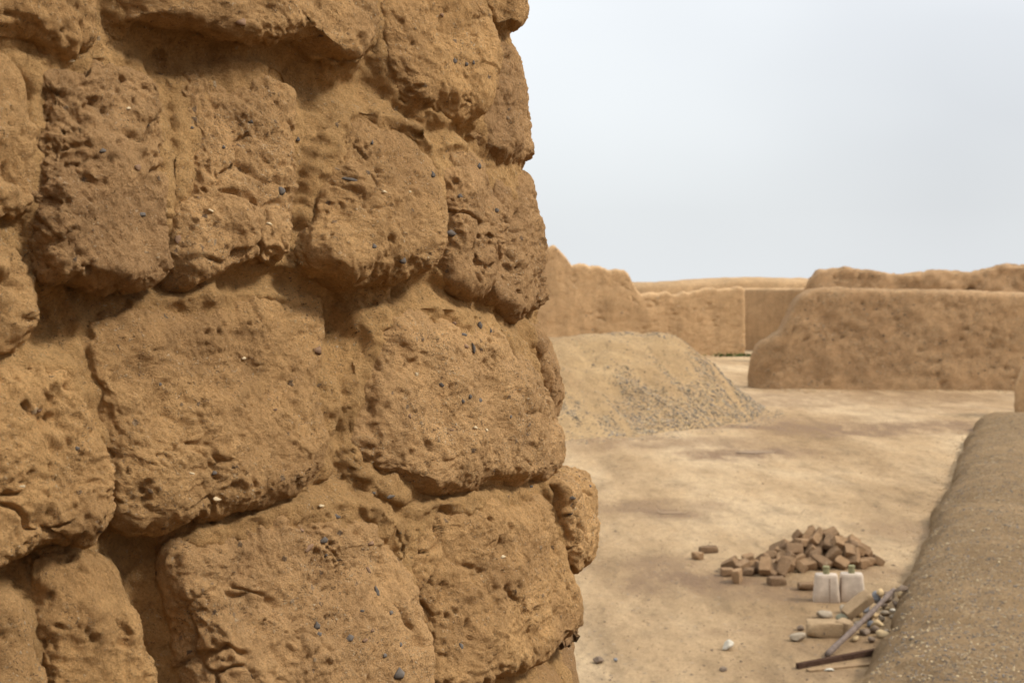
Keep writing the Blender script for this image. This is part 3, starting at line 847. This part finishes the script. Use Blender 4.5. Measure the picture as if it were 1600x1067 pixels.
# wall end entering at the picture's right edge
earth_wall('adobe_wall', 'battered pale adobe wall end just entering the picture at the right edge', (15.45, 43.5), (21.5, 42.0),
           [(0, 0.9), (0.25, 1.6), (0.6, 2.4), (1.2, 2.6), (6.4, 2.6)], 1.5, M['far_wall'], 0.06, 0.06, 0.3, 0.12, 53.0, 0.6, (0.8, 0.8))

# low thick wall stump with a gritty rounded top, running away from the viewer on the right
def stump():
    B0 = np.array([3.78 - .368 * 3.2, 15.0 - 3.2]); B1 = np.array([13.3, 40.9])
    L = np.linalg.norm(B1 - B0); d = (B1 - B0) / L; n = np.array([d[1], -d[0]])
    nu = 520; u = L * np.linspace(0, 1, nu) ** 1.5
    nw = 110; wv = np.linspace(-0.12, 2.15, nw)
    Ug, Wg = np.meshgrid(u, wv, indexing='ij')
    X = B0[0] + d[0] * Ug + n[0] * Wg; Y = B0[1] + d[1] * Ug + n[1] * Wg
    p2 = np.stack([X.ravel(), Y.ravel(), np.zeros(X.size)], 1)
    wob = (0.12 * fbm(p2, 0.5, 3, 2.0) + 0.06 * fbm(p2, 1.8, 3, 3.0)).reshape(X.shape) + 0.10 * ss(4.5, 2.6, Ug)
    we = Wg + wob
    top = 0.53 + 0.04 * fbm(p2, 0.35, 2, 4.0).reshape(X.shape)
    def arch(x, r): return np.sqrt(np.clip(1 - (1 - np.clip(x / r, 0, 1)) ** 2, 0, 1))
    end = arch(L - Ug, 0.5)
    z = top * arch(we, 0.95) * arch(1.95 + 0.3 * ss(5.2, 4.4, Ug) - we, 0.8) * end
    # the near stretch widens into a bench
    z = z + 0.04 * ss(4.2, 3.4, Ug) * ss(0.5, 0.9, we)
    z = z + (0.030 * fbm(p2, 1.6, 3, 5.0) + 0.016 * fbm(p2, 4.0, 3, 6.0) + 0.006 * fbm(p2, 16.0, 2, 7.0)).reshape(X.shape) * np.clip(z / 0.2, 0, 1)
    g = ground_z(X.ravel(), Y.ravel()).reshape(X.shape)
    Z = np.where(z < 0.01, g - 0.12, g * 0.6 + z)
    me = mesh_np('low_wall', np.stack([X, Y, Z], -1).reshape(-1, 3), grid_quads(nu, nw), M['stump'])
    o = tag(link('low_wall', me), 'low thick wall stump with gritty rounded top beside the stones and pole', 'wall')
    return o, np.stack([X, Y, Z], -1)
low_wall, SP = stump()

def joined(name, pts, scl, mats, parent=None, base=None, seed=1):
    """many small stones as one mesh (too small to pick apart)"""
    base = [lump_mesh('tmp', None, 1, 0.2, 70 + i * 2.7 + seed) for i in range(4)]
    bv = []; bf = []
    for b in base:
        bv.append(np.array([v.co[:] for v in b.vertices])); bf.append(np.array([p.vertices[:] for p in b.polygons]))
        bpy.data.meshes.remove(b)
    V, Fc, mi = [], [], []; o = 0
    r = np.random.default_rng(seed)
    for p, s in zip(pts, scl):
        k = r.integers(4)
        a = r.uniform(0, 6.28); R = np.array([[math.cos(a), -math.sin(a), 0], [math.sin(a), math.cos(a), 0], [0, 0, 1]])
        v = (bv[k] * (np.array([1, r.uniform(.6, 1), r.uniform(.45, .8)]) * s)) @ R.T + p
        V.append(v); Fc.append(bf[k] + o); o += len(v); mi.append(np.full(len(bf[k]), r.choice(len(mats), p=[.7, .3] if len(mats) == 2 else None)))
    me = mesh_np(name, np.concatenate(V), np.concatenate(Fc), None, False)
    for m in mats: me.materials.append(m)
    me.polygons.foreach_set('material_index', np.concatenate(mi).astype(np.int32))
    return tag(link(name, me, parent), kind='stuff')

# coarse grit standing out of the stump's top
k = 10000
iu = (rng.random(k) ** 1.1 * 500).astype(int) + 5; iw = rng.integers(12, 92, k)
joined('grit', SP[iu, iw] + np.array([0, 0, 0.002]), rng.uniform(.007, .020, k) * (1 + (rng.random(k) > .95) * .9), [M['gravel'], M['gravel_tan']], low_wall, seed=3)

# ------------------------------------------------------------------ gravelly mound
CR = np.array([4.5, 43.2])
def mound_h(x, y):
    p = np.stack([x, y, np.zeros_like(x)], 1)
    yc = CR[1] + 0.5 * np.maximum(x - 1.0, 0)
    dx = np.maximum(x - CR[0], 0) / 3.8
    fr = 6.3 - 0.28 * np.clip(x - 1.5, 0, 5)
    dy = np.where(y < yc, (yc - y) / fr, (y - yc) / 4.0)
    d = np.sqrt(dx ** 2 + dy ** 2) + 0.07 * fbm(p, 0.4, 3, 5.0) + 0.03 * fbm(p, 1.6, 3, 8.0)
    raw = 3.3 * np.clip(1 - d, 0, 1) ** 1.15
    hgt = raw - np.log1p(np.exp((raw - 2.55) / 0.16)) * 0.16
    hgt = np.where(raw <= 0, 0, hgt)
    return hgt + 0.10 * fbm(p, 0.9, 5, 15.0, 0.55) * ss(0.0, .5, hgt) - 0.08 * (hgt <= 0)
def mound():
    xs = np.linspace(-16, 9.2, 220); ys = np.linspace(36.0, 52.0, 150)
    X, Y = np.meshgrid(xs, ys, indexing='ij')
    z = mound_h(X.ravel(), Y.ravel()) + ground_z(X.ravel(), Y.ravel())
    me = mesh_np('gravel_mound', np.stack([X.ravel(), Y.ravel(), z], 1), grid_quads(len(xs), len(ys)), adobe('mound_earth', (0.42, 0.270, 0.132), (0.57, 0.382, 0.192), 0.9, 1.2, 8))
    return tag(link('gravel_mound', me), 'broad mound of sandy earth and grey gravel in front of the far wall', 'mound')
mo = mound()
cx = rng.uniform(-2.5, 8.8, 120000); cy = rng.uniform(36.6, 48, 120000)
hh = mound_h(cx, cy)
p3 = np.stack([cx, cy, np.zeros_like(cx)], 1)
streak = fbm(np.stack([cx * 0.8 + cy * .55, cy * .16 - cx * .2, 0 * cx], 1), 1.5, 3, 21.0)
prob = (0.05 + 0.75 * ss(-0.05, 0.40, streak + 0.65 * ss(1.5, 5.5, cx) * ss(2.1, .5, hh) - 0.08)) * (hh > 0.02) + 0.05 * (hh <= 0.02) * (mound_h(cx - .5, cy + .9) > 0.02)
prob *= 0.35 + 0.65 * ss(2.2, 0.9, hh)
keep = rng.random(120000) < prob * 0.85
kx, ky = cx[keep], cy[keep]
joined('gravel', np.stack([kx, ky, np.maximum(mound_h(kx, ky), 0) + ground_z(kx, ky)], 1), rng.uniform(.015, .042, len(kx)) * (1 + .5 * (rng.random(len(kx)) > .95)), [M['gravel'], M['gravel_tan']], mo, seed=5)

# ------------------------------------------------------------------ bricks
def brick_mesh(seed, dims=(0.27, 0.165, 0.105), mat='brick'):
    bm = bmesh.new(); bmesh.ops.create_cube(bm, size=1.0)
    bmesh.ops.subdivide_edges(bm, edges=bm.edges[:], cuts=4, use_grid_fill=True)
    v = np.array([x.co[:] for x in bm.verts]) * 2
    r = np.random.default_rng(seed)
    v = np.sign(v) * np.abs(v) ** 0.7
    e = 1 - 0.035 * ((np.abs(v) > 0.9).sum(1) - 1).clip(0, 2)        # worn edges and corners
    v = v * e[:, None]
    for _ in range(2):                                               # a knocked-off corner
        n = np.sign(r.normal(size=3)); n /= math.sqrt(3); k = r.uniform(1.15, 1.5)
        d = v @ n; v = np.where((d > k)[:, None], v - np.outer(d - k, n), v)
    v = v * (np.array(dims) / 2)
    v += 0.006 * np.stack([fbm(v, 14, 2, seed + 1.0), fbm(v, 14, 2, seed + 2.0), fbm(v, 14, 2, seed + 3.0)], 1)
    for x, c in zip(bm.verts, v): x.co = c
    me = bpy.data.meshes.new('mud_brick'); bm.to_mesh(me); bm.free(); me.materials.append(M[mat])
    for p in me.polygons: p.use_smooth = True
    try: me.set_sharp_from_angle(angle=math.radians(40))
    except Exception: pass
    return me
BM = [brick_mesh(i, (0.27 * s, 0.165 * t, 0.105 * q), 'brick' if i % 3 else 'brick_dark') for i, (s, t, q) in enumerate([(1, 1, 1), (.95, 1.05, 1.1), (.7, 1, 1.1), (1.05, .95, .95), (.6, .9, 1.0), (1, 1.1, 1.2)])]
BD = [(0.27 * s, 0.165 * t, 0.105 * q) for (s, t, q) in [(1, 1, 1), (.95, 1.05, 1.1), (.7, 1, 1.1), (1.05, .95, .95), (.6, .9, 1.0), (1, 1.1, 1.2)]]
HM_RES = 0.02; HM0 = np.array([2.2, 19.2]); HM = np.zeros((220, 160))
for i in range(HM.shape[0]):
    HM[i] = ground_z(np.full(160, HM0[0] + i * HM_RES), HM0[1] + np.arange(160) * HM_RES)
HMg = HM.copy()
def drop_brick(x, y, yaw, edge=False, mi=None, jitter=0.25, zmax=None):
    mi = random.randrange(len(BM)) if mi is None else mi
    l, w, h = BD[mi]
    if edge: w, h = h, w
    c, s = math.cos(yaw), math.sin(yaw)
    gx = (HM0[0] + np.arange(HM.shape[0]) * HM_RES)[:, None] - x; gy = (HM0[1] + np.arange(HM.shape[1]) * HM_RES)[None, :] - y
    a = gx * c + gy * s; b = -gx * s + gy * c
    m = (np.abs(a) < l * .48) & (np.abs(b) < w * .48)
    if not m.any(): return None
    hv = HM[m]; av = a[m]; bv = b[m]
    Amat = np.stack([av, bv, np.ones_like(av)], 1)
    co, *_ = np.linalg.lstsq(Amat, hv, rcond=None)
    ta = max(-.7, min(.7, co[0])); tb = max(-.6, min(.6, co[1]))
    res = hv - (ta * av + tb * bv)
    z = np.percentile(res, 50)
    if zmax is not None and z + h > zmax: return None
    nrm = Vector((-ta, -tb, 1)).normalized()
    ex = Vector((1, 0, ta)).normalized(); ey = nrm.cross(ex)
    Rl = Matrix((ex, ey, nrm)).transposed().to_4x4()
    if edge: Rl = Rl @ Matrix.Rotation(math.pi / 2, 4, 'X')
    cen = Vector((x, y, z)) + (Matrix.Rotation(yaw, 3, 'Z') @ nrm) * (h * 0.5)
    mw = Matrix.Translation(cen) @ Matrix.Rotation(yaw, 4, 'Z') @ Rl
    if jitter and z > 0.1: mw = mw @ Matrix.Rotation(random.uniform(-jitter, jitter) * 1.6, 4, 'X') @ Matrix.Rotation(random.uniform(-jitter, jitter) * 1.2, 4, 'Y')
    HM[m] = np.maximum(HM[m], z + ta * av + tb * bv + h)
    o = link('mud_brick', BM[mi]); o.matrix_world = mw @ Matrix.Diagonal((random.uniform(.85, 1.05), random.uniform(.85, 1.05), random.uniform(.85, 1.08), 1))
    return o
mc = floor_at(1282, 884); ac = floor_at(1190, 897)
HEAP = 'mud bricks thrown in a heap'
heap_bricks = []
def heap_top(x, y):
    a = math.hypot((x - mc[0] - .02) / .98, (y - mc[1] - .1) / .75)
    b = math.hypot((x - ac[0]) / .8, (y - ac[1]) / .45)
    return zat(x, y) + max(.53 * max(0, 1 - a ** 1.7), .30 * max(0, 1 - b ** 2), .12)
def heap(n, f, edge_p=.25):
    for _ in range(n):
        x, y = f()
        o = drop_brick(x, y, random.uniform(0, 6.28), random.random() < edge_p, zmax=heap_top(x, y))
        if o: heap_bricks.append(o)
def clamp_g(mx, my, sx, sy):
    while True:
        a, b = random.gauss(0, 1), random.gauss(0, 1)
        if a * a + b * b < 3.2: return mx + a * sx, my + b * sy
heap(170, lambda: clamp_g(mc[0], mc[1] + .05, .46, .32))
heap(16, lambda: clamp_g(mc[0] - .45, mc[1] - .2, .25, .25))
heap(46, lambda: clamp_g(ac[0] + .05, ac[1] + .05, .34, .19), .3)
top = max(heap_bricks, key=lambda o: o.matrix_world.translation.z)
for o in heap_bricks:
    p = o.matrix_world.translation
    if o is top: lab = 'topmost mud brick on the crest of the brick heap'
    elif p.x < mc[0] - .62: lab = 'mud brick lying low in the trailing left arm of the heap'
    elif p.x > mc[0] + .42: lab = 'mud brick on the right flank of the heap'
    elif p.y < mc[1] - .22: lab = 'mud brick low on the front slope of the heap, just behind the white containers'
    elif p.z > .32: lab = 'mud brick near the crest of the heap, below its topmost brick'
    else: lab = 'mud brick jumbled in the middle of the heap'
    tag(o, lab, 'brick', HEAP)
for (px, py, yaw, mi, lab) in [(1107, 866, .15, 0, 'lone mud brick lying flat, farther of two bricks left of the heap'),
                               (1090, 876, .5, 4, 'small broken mud brick, nearer of two bricks left of the heap'),
                               (1136, 902, .1, 2, 'mud brick at the left tip of the heap'),
                               (1152, 912, 1.2, 5, 'squarish mud brick standing in front of the heap near its left tip'),
                               (1213, 916, .3, 0, 'dark mud brick at the front foot of the heap'),
                               (1264, 922, .1, 3, 'low mud brick at the foot of the heap beside the white containers')]:
    x, y = floor_at(px, py)
    o = drop_brick(x, y, yaw, mi == 5, mi, 0)
    if o: tag(o, lab, 'brick', 'mud bricks beside the heap')

# ------------------------------------------------------------------ white containers
def container(px, py, label, crack):
    x, y = floor_at(px, py); z = zat(x, y)
    root = tag(empty('container', (x, y, z)), label, 'container', 'white containers by the brick heap')
    root.rotation_euler[2] = -0.12
    S = 0.0083
    bm = bmesh.new()
    rings = [(0.0, 20.5, 13.5), (0.8, 21.0, 14), (20, 19.3, 12.6), (38, 17.8, 11.4), (41.5, 17.3, 11.0), (43, 16.2, 10.2), (43.3, 8, 5), (43.3, 0.01, 0.01)]
    nv = 40; vs = []
    for (hz, a, b) in rings:
        row = []
        for i in range(nv):
            t = 2 * math.pi * i / nv; c, s = math.cos(t), math.sin(t)
            row.append(bm.verts.new((S * a * math.copysign(abs(c) ** .32, c), S * b * math.copysign(abs(s) ** .32, s), S * hz)))
        vs.append(row)
    for k in range(len(vs) - 1):
        for i in range(nv): bm.faces.new((vs[k][i], vs[k][(i + 1) % nv], vs[k + 1][(i + 1) % nv], vs[k + 1][i]))
    bm.faces.new(vs[0][::-1])
    me = bpy.data.meshes.new('body'); bm.to_mesh(me); bm.free(); me.materials.append(M['plastic'])
    for p in me.polygons: p.use_smooth = True
    try: me.set_sharp_from_angle(angle=math.radians(45))
    except Exception: pass
    body = link('body', me, root)
    # moulded rib down the front
    bm = bmesh.new()
    xo = crack * S
    for i, (hz, b) in enumerate([(1, 14.05), (20, 12.72), (38, 11.5)]):
        for sx in (-0.5, 0.5): bm.verts.new((xo + S * sx, -S * (b + .25), S * hz))
        for sx in (-0.5, 0.5): bm.verts.new((xo + S * sx, -S * (b - 1.5), S * hz))
    bm.verts.ensure_lookup_table(); v = bm.verts
    for k in (0, 4):
        for a, b in ((0, 1), (1, 3), (3, 2), (2, 0)): bm.faces.new((v[k + a], v[k + b], v[k + 4 + b], v[k + 4 + a]))
    me = bpy.data.meshes.new('seam'); bm.to_mesh(me); bm.free(); me.materials.append(M['seam'])
    link('seam', me, body)
    bm = bmesh.new()
    prof_ = [(0, 5.2), (9, 5.0), (10, 5.5), (12.5, 5.5), (13, 4.8), (13, .01)]
    vs = [[bm.verts.new((S * r * math.cos(2 * math.pi * i / 20), S * r * math.sin(2 * math.pi * i / 20), S * (42.6 + h))) for i in range(20)] for h, r in prof_]
    for k in range(len(vs) - 1):
        for i in range(20): bm.faces.new((vs[k][i], vs[k][(i + 1) % 20], vs[k + 1][(i + 1) % 20], vs[k + 1][i]))
    me = bpy.data.meshes.new('neck'); bm.to_mesh(me); bm.free(); me.materials.append(M['olive'])
    link('neck', me, root)
container(1291, 938, 'scuffed white tapered container with olive neck and stained corner, nearer the brick heap', 4)
container(1330.5, 937, 'clean white tapered container with olive neck, beside the leaning slab', -18)

# ------------------------------------------------------------------ stones, pole and bars by the low wall
STONES = [ # px, foot py, width px, height px, depth factor, lift m, mat, yaw, label
 (1289, 966, 31, 15, .8, 0, 'stone_grey', 0, 'smooth oval grey-tan stone just in front of the white containers', 0),
 (1323, 976, 36, 19, .8, 0, 'stone_green', .2, 'rounded greenish stone resting behind the long clay block', 0),
 (1246, 1001, 35, 15, .8, 0, 'stone_grey', .1, 'flat grey-brown stone at the outer end of the stone pile', 0),
 (1252, 984, 17, 11, .9, 0, 'stone_brown', .5, 'small dark stone behind the flat stone at the pile end', 0),
 (1318, 958, 15, 14, .9, 0, 'stone_grey', .3, 'small pale grey stone at the foot of the leaning slab', 0),
 (1371, 946, 23, 24, .8, .12, 'stone_blue', .3, 'blue-grey angular stone high in the stone pile', 0),
 (1377, 934, 17, 15, .9, .22, 'stone_yellow', .8, 'pale yellow stone topping the pile beside the blue-grey stone', 0),
 (1353, 958, 22, 18, .8, .05, 'stone_blue', 1.2, 'smaller blue-grey stone beneath the leaning slab', 0),
 (1345, 968, 11, 15, .9, 0, 'stone_yellow', .6, 'small bright yellowish stone near the middle of the pile', 0),
 (1366, 968, 27, 14, .8, .05, 'stone_yellow', .5, 'long pale stone lying under the pole', 0),
 (1391, 944, 24, 25, .9, .12, 'stone_brown', .2, 'round brown stone behind the far end of the pole', 0),
 (1409, 936, 14, 16, .9, .1, 'stone_tan', .9, 'tan stone wedged against the low wall', 0),
 (1411, 926, 23, 14, .8, .26, 'stone_brown', .3, 'dark stone perched on the low wall edge above the pile', 0),
 (1396, 958, 10, 9, .9, .1, 'stone_white', .3, 'tiny whitish stone tucked by the low wall', 0),
 (1379, 974, 16, 15, .9, .02, 'stone_grey', 2.0, 'grey stone on the wall side of the pole', 0),
 (1373, 986, 23, 20, .9, 0, 'stone_tan', .1, 'squat tan stone between pole and low wall', 0),
 (1352, 994, 22, 13, .9, 0, 'stone_brown', .8, 'dark brown stone in the shade under the pole', 0),
 (1138, 1013, 22, 18, .9, 0, 'stone_white', .4, 'lone whitish stone on open ground in front of the heap', 0),
 (1133, 1045, 15, 9, .9, 0, 'stone_brown', .2, 'small dark clod near the lone whitish stone', 0),
 (936, 1036, 24, 12, .9, 0, 'stone_brown', .2, 'brown clod on the ground beside the near wall foot', 0),
 (962, 1033, 9, 7, .9, 0, 'stone_blue', .7, 'small dark pebble beside the brown clod', 0),
 (1298, 1046, 20, 5, .9, 0, 'stone_white', .1, 'thin whitish flake of stone in front of the dark bar', 0),
 (1288, 1036, 9, 6, .9, 0, 'stone_grey', .1, 'small grey stone behind the dark bar', 0),
]
for i, (px, py, w, hgt, df, lift, mat, yaw, lab, _) in enumerate(STONES):
    # a stone raised on others stands nearer than its foot row suggests
    d = (EYE - lift) * F / (py - HY); x = (px - HX) / F * d; d += 0.05
    sx = w * d / F / 2; sz = hgt * d / F / 2
    me = lump_mesh('loose_stone', M[mat], 3, 0.16, 300 + i * 1.9, 1.1, 0.8)
    o = link('loose_stone', me)
    o.location = (x, d, (zat(x, d) if lift == 0 else lift) + sz * 0.78)
    o.rotation_euler = (random.uniform(-.1, .1), random.uniform(-.12, .12), yaw)
    o.scale = (sx * 1.06, sx * df, sz * 1.05)
    tag(o, lab, 'stone', 'loose stones by the low wall' if px > 1200 else 'stones on open ground')

FILL = [(1340, 978), (1348, 975), (1357, 972), (1362, 980), (1366, 990), (1384, 964), (1388, 956), (1381, 952), (1360, 962), (1398, 944), (1386, 990), (1378, 996), (1338, 966), (1332, 984), (1402, 950), (1394, 968), (1336, 1000), (1362, 1002)]
fill_me = [lump_mesh('loose_stone', M[m], 2, 0.16, 520 + i * 1.3, 1.2, 0.8) for i, m in enumerate(['stone_grey', 'stone_tan', 'stone_brown', 'stone_blue', 'stone_brown'])]
for i, (px, py) in enumerate(FILL):
    x, d = floor_at(px, py)
    r = random.uniform(.045, .085)
    o = link('loose_stone', fill_me[i % 5]); o.location = (x, d, zat(x, d) + r * .55); o.scale = (r * random.uniform(.9, 1.4), r, r * .75); o.rotation_euler[2] = random.uniform(0, 6)
    tag(o, 'small stone filling the pile between the pole and the low wall', 'stone', 'small stones filling the pile')

def place_block(px, py, dims, yaw, tilt, lift, label, roll=0.0, seed=1):
    d = (EYE - lift) * F / (py - HY); x = (px - HX) / F * d
    o = link('clay_block', brick_mesh(seed, dims, 'clay'))
    o.location = (x, d, lift + dims[2] / 2 + zat(x, d) * (lift == 0)); o.rotation_euler = (roll, tilt, yaw)
    tag(o, label, 'block')
place_block(1288, 992, (.42, .24, .17), -.12, 0, 0, 'long tan clay block lying across the front of the stone pile', 0, 51)
place_block(1320, 992, (.18, .24, .17), -.6, .1, 0, 'short tan clay block butted against the long one', 0, 52)
place_block(1340, 952, (.40, .17, .12), .15, -.62, .17, 'tan clay slab leaning up to the right over the stones', .35, 53)

def rod(name, a, b, r, mat, label, cat, sides=14, square=False, flat=1.0):
    a, b = Vector(a), Vector(b); L = (b - a).length
    bm = bmesh.new(); nr = 24
    vs = []
    for k in range(nr + 1):
        t = k / nr; row = []
        wob = 0 if square else 0.006 * math.sin(t * 7 + 1)
        rr = r * (1 if square else 1 + 0.10 * math.sin(t * 23) * (.5 + t) - .12 * t)
        n = 4 if square else sides
        for i in range(n):
            an = 2 * math.pi * (i + (.5 if square else 0)) / n
            row.append(bm.verts.new((rr * math.cos(an) + wob, rr * math.sin(an) * flat, t * L)))
        vs.append(row)
    n = len(vs[0])
    for k in range(nr):
        for i in range(n): bm.faces.new((vs[k][i], vs[k][(i + 1) % n], vs[k + 1][(i + 1) % n], vs[k + 1][i]))
    bm.faces.new(vs[0][::-1]); bm.faces.new(vs[-1])
    me = bpy.data.meshes.new(name); bm.to_mesh(me); bm.free(); me.materials.append(M[mat])
    if not square:
        for p in me.polygons: p.use_smooth = True
    o = link(name, me)
    zax = (b - a).normalized(); xax = Vector((0, 0, 1)).cross(zax).normalized(); yax = zax.cross(xax)
    o.matrix_world = Matrix.Translation(a) @ Matrix((xax, yax, zax)).transposed().to_4x4()
    tag(o, label, cat)
    return o
g = lambda px, py, dz: (*floor_at(px, py), zat(*floor_at(px, py)) + dz)
rod('pole', g(1293, 1026, .035), (4.88, 18.15, .27), .034, 'pole', 'dark weathered round pole propped across the stone pile', 'pole')
rod('iron_bar', g(1246, 1041, .032), g(1369, 1021, .05), .040, 'rust', 'dark rusted square bar lying in front of the stone pile', 'bar', square=True)
rod('board', g(1262, 1045, .012), g(1358, 1036, .014), .055, 'board', 'thin earth-coloured board beside the dark bar', 'board', square=True, flat=.25)

# small litter of pebbles on the courtyard floor
k = 3800
d = 14.5 + 32 * rng.random(k) ** 1.6; a = rng.uniform(-.06, .36, k)
lx, ly = a * d, d
ok = (mound_h(lx, ly) < 0.02)
lx, ly = lx[ok], ly[ok]
joined('pebbles', np.stack([lx, ly, ground_z(lx, ly) + .003], 1), rng.uniform(.005, .016, len(lx)) * (1 + 1.2 * (rng.random(len(lx)) > .93)), [M['stone_brown'], M['stone_tan']], None, seed=9)
bpy.data.objects['pebbles']['label'] = 'small pebbles and clods strewn over the courtyard floor'

# crumbled earth fallen along the foot of the walls
cp = []
for (ax, ay), (bx, by), n, sp in (((9.3, 55.3), (24, 54.3), 420, .5), ((15.5, 43.2), (21, 41.8), 60, .3), ((8.5, 79.6), (13.4, 80.6), 120, .6), ((3.9, 15.0), (13.2, 40.5), 420, .22)):
    for _ in range(n):
        t_ = random.random(); cp.append((ax + (bx - ax) * t_ - abs(random.gauss(0, sp)) * (.9 if n == 420 and sp < .3 else 0), ay + (by - ay) * t_ - abs(random.gauss(0, sp)) * (0 if n == 420 and sp < .3 else 1)))
cp = np.array(cp)
joined('clods', np.stack([cp[:, 0], cp[:, 1], ground_z(cp[:, 0], cp[:, 1]) + .004], 1), rng.uniform(.015, .05, len(cp)) * np.clip(cp[:, 1] / 45, .45, 1.3), [M['mid_wall'], M['stone_tan']], None, seed=11)
bpy.data.objects['clods']['label'] = 'crumbled earth and clods fallen along the foot of the walls'

# a little weed at the foot of the far corner
wx, wy = (1168 - HX) / F * 79, 79.6
vs, fs = [], []
for i in range(260):
    bx, by = wx + rng.normal(0, .8), wy + rng.normal(0, .22)
    hgt = rng.uniform(.08, .28); an = rng.uniform(0, 6.28); ww = rng.uniform(.02, .05)
    lx_, ly_ = rng.normal(0, .1), rng.normal(0, .1)
    o = len(vs)
    vs += [(bx - ww * math.cos(an), by - ww * math.sin(an), 0), (bx + ww * math.cos(an), by + ww * math.sin(an), 0), (bx + lx_ + ww * .8 * math.cos(an), by + ly_ + ww * .8 * math.sin(an), hgt * .6), (bx + lx_ * 2, by + ly_ * 2, hgt)]
    fs += [(o, o + 1, o + 2), (o, o + 2, o + 3)]
me = bpy.data.meshes.new('weeds'); me.from_pydata(vs, [], fs); me.materials.append(M['plant'])
tag(link('weeds', me), 'low green weeds at the foot of the far corner', 'weeds', kind='stuff')
